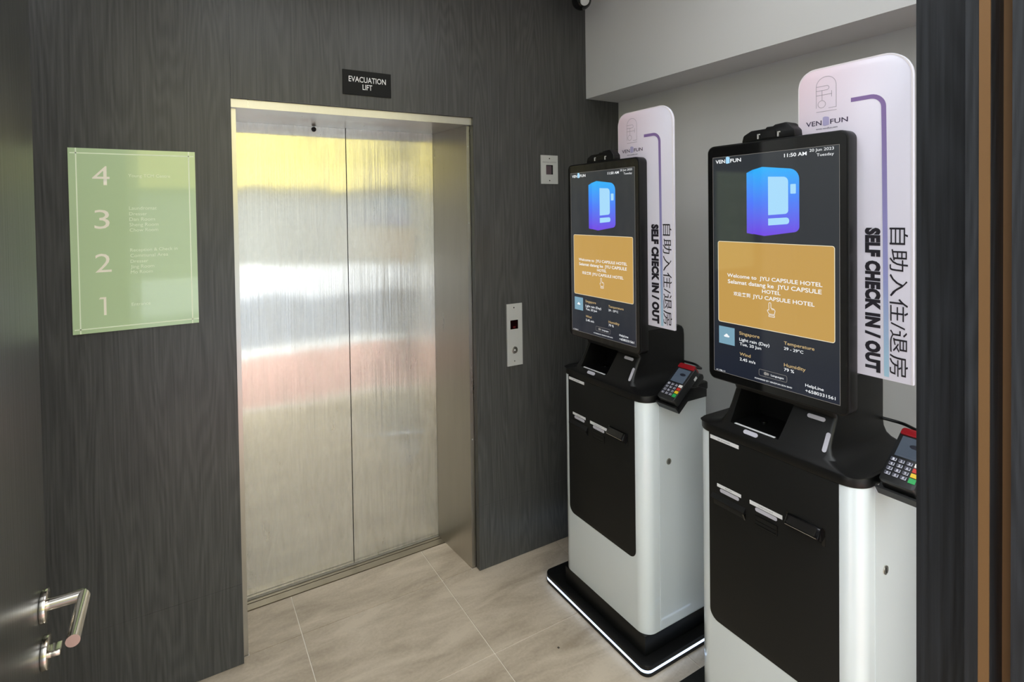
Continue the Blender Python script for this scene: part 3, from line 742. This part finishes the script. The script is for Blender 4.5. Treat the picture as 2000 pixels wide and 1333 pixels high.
for r, mt in enumerate(('key_w', 'key_r', 'key_y', 'key_g')):
    key(0.064 - 0.0135 * r - (0.001 if r == 3 else 0), -0.0635, 0.0105 if r < 3 else 0.013, 0.0135, mt)
box('label', 0.118, 0.134, -TW - 0.0005, -TW + 0.002, -0.030, -0.020, 'label', term)
box('foot', 0.004, 0.105, -TW + 0.004, -0.004, -0.0347, -0.033, 'term', term)

# second kiosk and terminal: copies shifted along the wall
kiosk2 = copy_tree(kiosk); kiosk2.location = (K1[0], K1[1] + DY, 0)
kiosk2['label'] = 'white and black self check-in kiosk nearest the dark entrance pillar, cut off by the frame'
term2 = copy_tree(term); term2.location.y += DY
term2['label'] = 'card payment terminal with red top half hidden by the dark entrance pillar'

# ================================================================== SIGNS AND PLATES ON THE LIFT WALL
# green directory
M['green'] = mat('pale green glass', (190, 212, 168), 0.05, spec=0.7)
M['green_line'] = mat('pale green line', (236, 247, 218), 0.4)
M['cream'] = mat('cream print', (244, 238, 220), 0.4)
dirc = empty('directory_sign', (-0.1255, 0, 1.277), 'pale green glass floor directory sign numbered 4 to 1 left of the lift', 'sign')
def off(pl): return lambda a, b: tuple(Vector(pl(a, b)) - Vector((-0.1255, 0, 1.277)))
bm = bmesh.new(); bm_box(bm, -0.1775, 0.1775, -0.008, -0.0005, 0, 0.5975); bevel_all(bm, 0.001, 1)
pane = finish('glass_panel', bm, 'green', dirc)
DQ = off(wall_plane(-0.0084))
lines = []
for pts in ([(-0.2825, 1.8745), (-0.2825, 1.2770)], [(0.0325, 1.8745), (0.0325, 1.2770)], [(-0.298, 1.8585), (0.048, 1.8585)], [(-0.298, 1.2915), (0.052, 1.2915)]):
    lines += ribbon(pts, 0.0034)
flat('border_line', lines, DQ, 'green_line', dirc)
flat('numeral', [[(-0.2200, 1.332), (-0.2130, 1.332), (-0.2130, 1.391), (-0.2290, 1.391), (-0.2325, 1.3850), (-0.2200, 1.3850)]], DQ, 'cream', dirc)
for s, a0, a1, b0, b1 in (('4', -0.2415, -0.195, 1.756, 1.818), ('3', -0.239, -0.198, 1.614, 1.676), ('2', -0.240, -0.196, 1.4725, 1.533)):
    text('numeral', s, DQ, 'cream', dirc, a0, a1, b0=b0, b1=b1, bold=-0.004)
for s, a1, z in (('Young TCM Centre', -0.024, 1.789), ('Laundromat', -0.066, 1.681), ('Dresser', -0.094, 1.662), ('Dan Room', -0.072, 1.644), ('Sheng Room', -0.062, 1.626), ('Chow Room', -0.063, 1.608),
                 ('Reception & Check in', -0.008, 1.5415), ('Communal Area', -0.036, 1.523), ('Dresser', -0.094, 1.504), ('Jing Room', -0.077, 1.486), ('Mo Room', -0.082, 1.468), ('Entrance', -0.091, 1.3605)):
    text('lettering', s, DQ, 'green_line', dirc, -0.144, a1, z)
# evacuation lift sign
M['sign_black'] = mat('satin black plate', (8, 8, 8), 0.5, spec=0.2)
ev = empty('evacuation_sign', (0.676, 0, 2.129), 'small black EVACUATION LIFT plate above the lift door', 'sign')
def off2(a, b): return (a - 0.676, -0.0064, b - 2.129)
bm = bmesh.new(); bm_box(bm, -0.100, 0.0995, -0.006, -0.0003, 0, 0.0975); bevel_all(bm, 0.0006, 1); finish('plate', bm, 'sign_black', ev)
M['sign_white'] = mat('white sign print', (236, 236, 236), 0.5)
text('lettering', 'EVACUATION', off2, 'sign_white', ev, 0.599, 0.753, b0=2.180, b1=2.2025, bold=0.006)
text('lettering', 'LIFT', off2, 'sign_white', ev, 0.655, 0.695, b0=2.151, b1=2.1725, bold=0.006)
# call panel
cp = empty('lift_call_panel', (1.367, 0, 0.921), 'tall stainless steel lift call plate with red display and button', 'call panel')
bm = bmesh.new(); bm_box(bm, -0.0435, 0.0435, -0.002, 0.0, 0, 0.294)
bm2 = bmesh.new(); bm_box(bm2, -0.043, 0.0425, -0.006, -0.0003, 0, 0.2935); bevel_all(bm2, 0.001, 1); bm.free()
finish('plate', bm2, 'steel_plate', cp)
M['disp_red'] = mat('dark red display', (22, 4, 6), 0.1); M['red_seg'] = mat('red segments', (120, 10, 18), 0.4, emit=0.35)
box('display', -0.0245, 0.018, -0.0066, -0.005, 0.1735, 0.216, 'disp_red', cp)
flat('segments', ribbon([(-0.010, 0.184), (0.004, 0.184)], 0.004) + ribbon([(-0.010, 0.179), (0.004, 0.179)], 0.002), wall_plane(-0.0069), 'red_seg', cp)
bt = cyl('call_button', (-0.003, -0.0055, 0.074), (-0.003, -0.0085, 0.074), 0.0165, 'steel_frame', cp, 32, bev=0.001)
flat('arrow', [[(-0.0075, 0.071), (0.0015, 0.071), (-0.003, 0.080)]], wall_plane(-0.0088), 'sign_white', bt)
for z in (0.022, 0.275):
    cyl('screw', (-0.004, -0.0058, z), (-0.004, -0.0068, z), 0.003, 'chrome', cp, 14)
# switch plate
sp = empty('key_switch_plate', (1.5825, 0, 1.783), 'small square steel plate with dark window high on the panelling', 'switch plate')
bm = bmesh.new(); bm_box(bm, -0.051, 0.051, -0.005, -0.0003, 0, 0.140); bevel_all(bm, 0.0008, 1); finish('plate', bm, 'steel_plate', sp)
M['plate_win'] = mat('glassy plate window', (80, 66, 72), 0.08)
box('window', -0.0205, 0.0195, -0.0056, -0.004, 0.046, 0.0925, 'plate_win', sp)
box('window_frame', 0.0120, 0.0195, -0.0062, -0.004, 0.046, 0.0925, 'sign_black', sp); box('window_frame', -0.0205, 0.0195, -0.0062, -0.004, 0.089, 0.0925, 'sign_black', sp)
text('lettering', 'FIREMAN SWITCH', lambda a, b: (a, -0.0054, b), 'inkgrey', sp, -0.041, 0.041, b0=0.103, b1=0.109)
for z in (0.0165, 0.124): cyl('screw', (0.0, -0.0048, z), (0.0, -0.0058, z), 0.0032, 'hole', sp, 12)

# ceiling camera dome
cc = empty('ceiling_camera', (1.70, -0.12, CEIL), 'black security camera at the top of the wall by the beam', 'camera')
cyl('mount', (0, 0, -0.11), (0, 0, 0), 0.05, 'gloss_black', cc, 32, bev=0.003)
bm = bmesh.new(); bmesh.ops.create_uvsphere(bm, u_segments=28, v_segments=16, radius=0.047); bmesh.ops.translate(bm, vec=(0, 0, -0.14), verts=bm.verts)
finish('ball', bm, 'gloss_black', cc, 60)
cyl('lens_ring', (-0.012, -0.034, -0.155), (-0.014, -0.042, -0.160), 0.022, 'steel_plate', cc, 24)

# dark speck on the floor
bm = bmesh.new(); bm_box(bm, 1.2035, 1.2105, -0.5345, -0.5275, 0.0, 0.0012); bevel_all(bm, 0.0005, 1)
tag(finish('debris_chip', bm, mat('dark chip', (74, 66, 56), 0.8)), 'tiny dark chip lying on the beige floor tile', 'debris')

# ================================================================== STREET BEHIND THE CAMERA (seen in the steel)
st = box('threshold', -0.40, 1.6, -2.12, -2.06, -0.08, 0.004, mat('white stone threshold', (226, 222, 214), 0.5)); tag(st, 'white stone threshold at the entrance', 'threshold', kind='structure')
st = box('pavement', -20, 20, -3.95, -2.121, -0.12, -0.012, mat('red paving', (186, 146, 138), 0.7)); tag(st, 'reddish paved walkway outside', 'pavement', kind='structure')
st = box('kerb', -20, 20, -4.45, -3.951, -0.14, -0.03, mat('pale kerb stone', (205, 208, 210), 0.8)); tag(st, 'pale kerb outside the entrance', 'kerb', kind='structure')
st = box('road', -20, 20, -9.0, -4.451, -0.20, -0.10, mat('grey asphalt', (128, 134, 146), 0.8)); tag(st, 'grey street outside the entrance', 'road', kind='structure')
st = box('far_pavement', -20, 20, -11.2, -9.001, -0.2, -0.02, mat('pale pavement', (214, 216, 218), 0.8)); tag(st, 'pale pavement across the street', 'pavement', kind='structure')
st = box('white_band_block', -20, 20, -9.3, -9.0, -0.1, 0.5, mat('white band block', (240, 242, 244), 0.8)); tag(st, 'added low white block across the street, mirrored as a white band in the lift doors', 'wall', kind='structure')  # added so the steel mirrors a white band; stands in for parked cars
fb = empty('wall_street', (0, 0, 0), 'shophouse facade across the street with yellow fascia', 'building', kind='structure')
box('shutter_wall', -20, 20, -11.6, -11.2, 0, 2.25, mat('pale shutter', (150, 152, 150), 0.7), fb)
for k in range(10):
    box('slat', -20, 20, -11.2, -11.17, 0.1 + 0.21 * k, 0.22 + 0.21 * k, mat('pale slat', (162, 164, 160), 0.6), fb)
box('fascia', -20, 20, -11.6, -10.9, 2.25, 3.7, mat('yellow fascia', (226, 210, 120), 0.6), fb)
box('upper_wall', -20, 20, -11.6, -11.1, 3.7, 7.5, mat('cream render', (205, 200, 186), 0.8), fb)
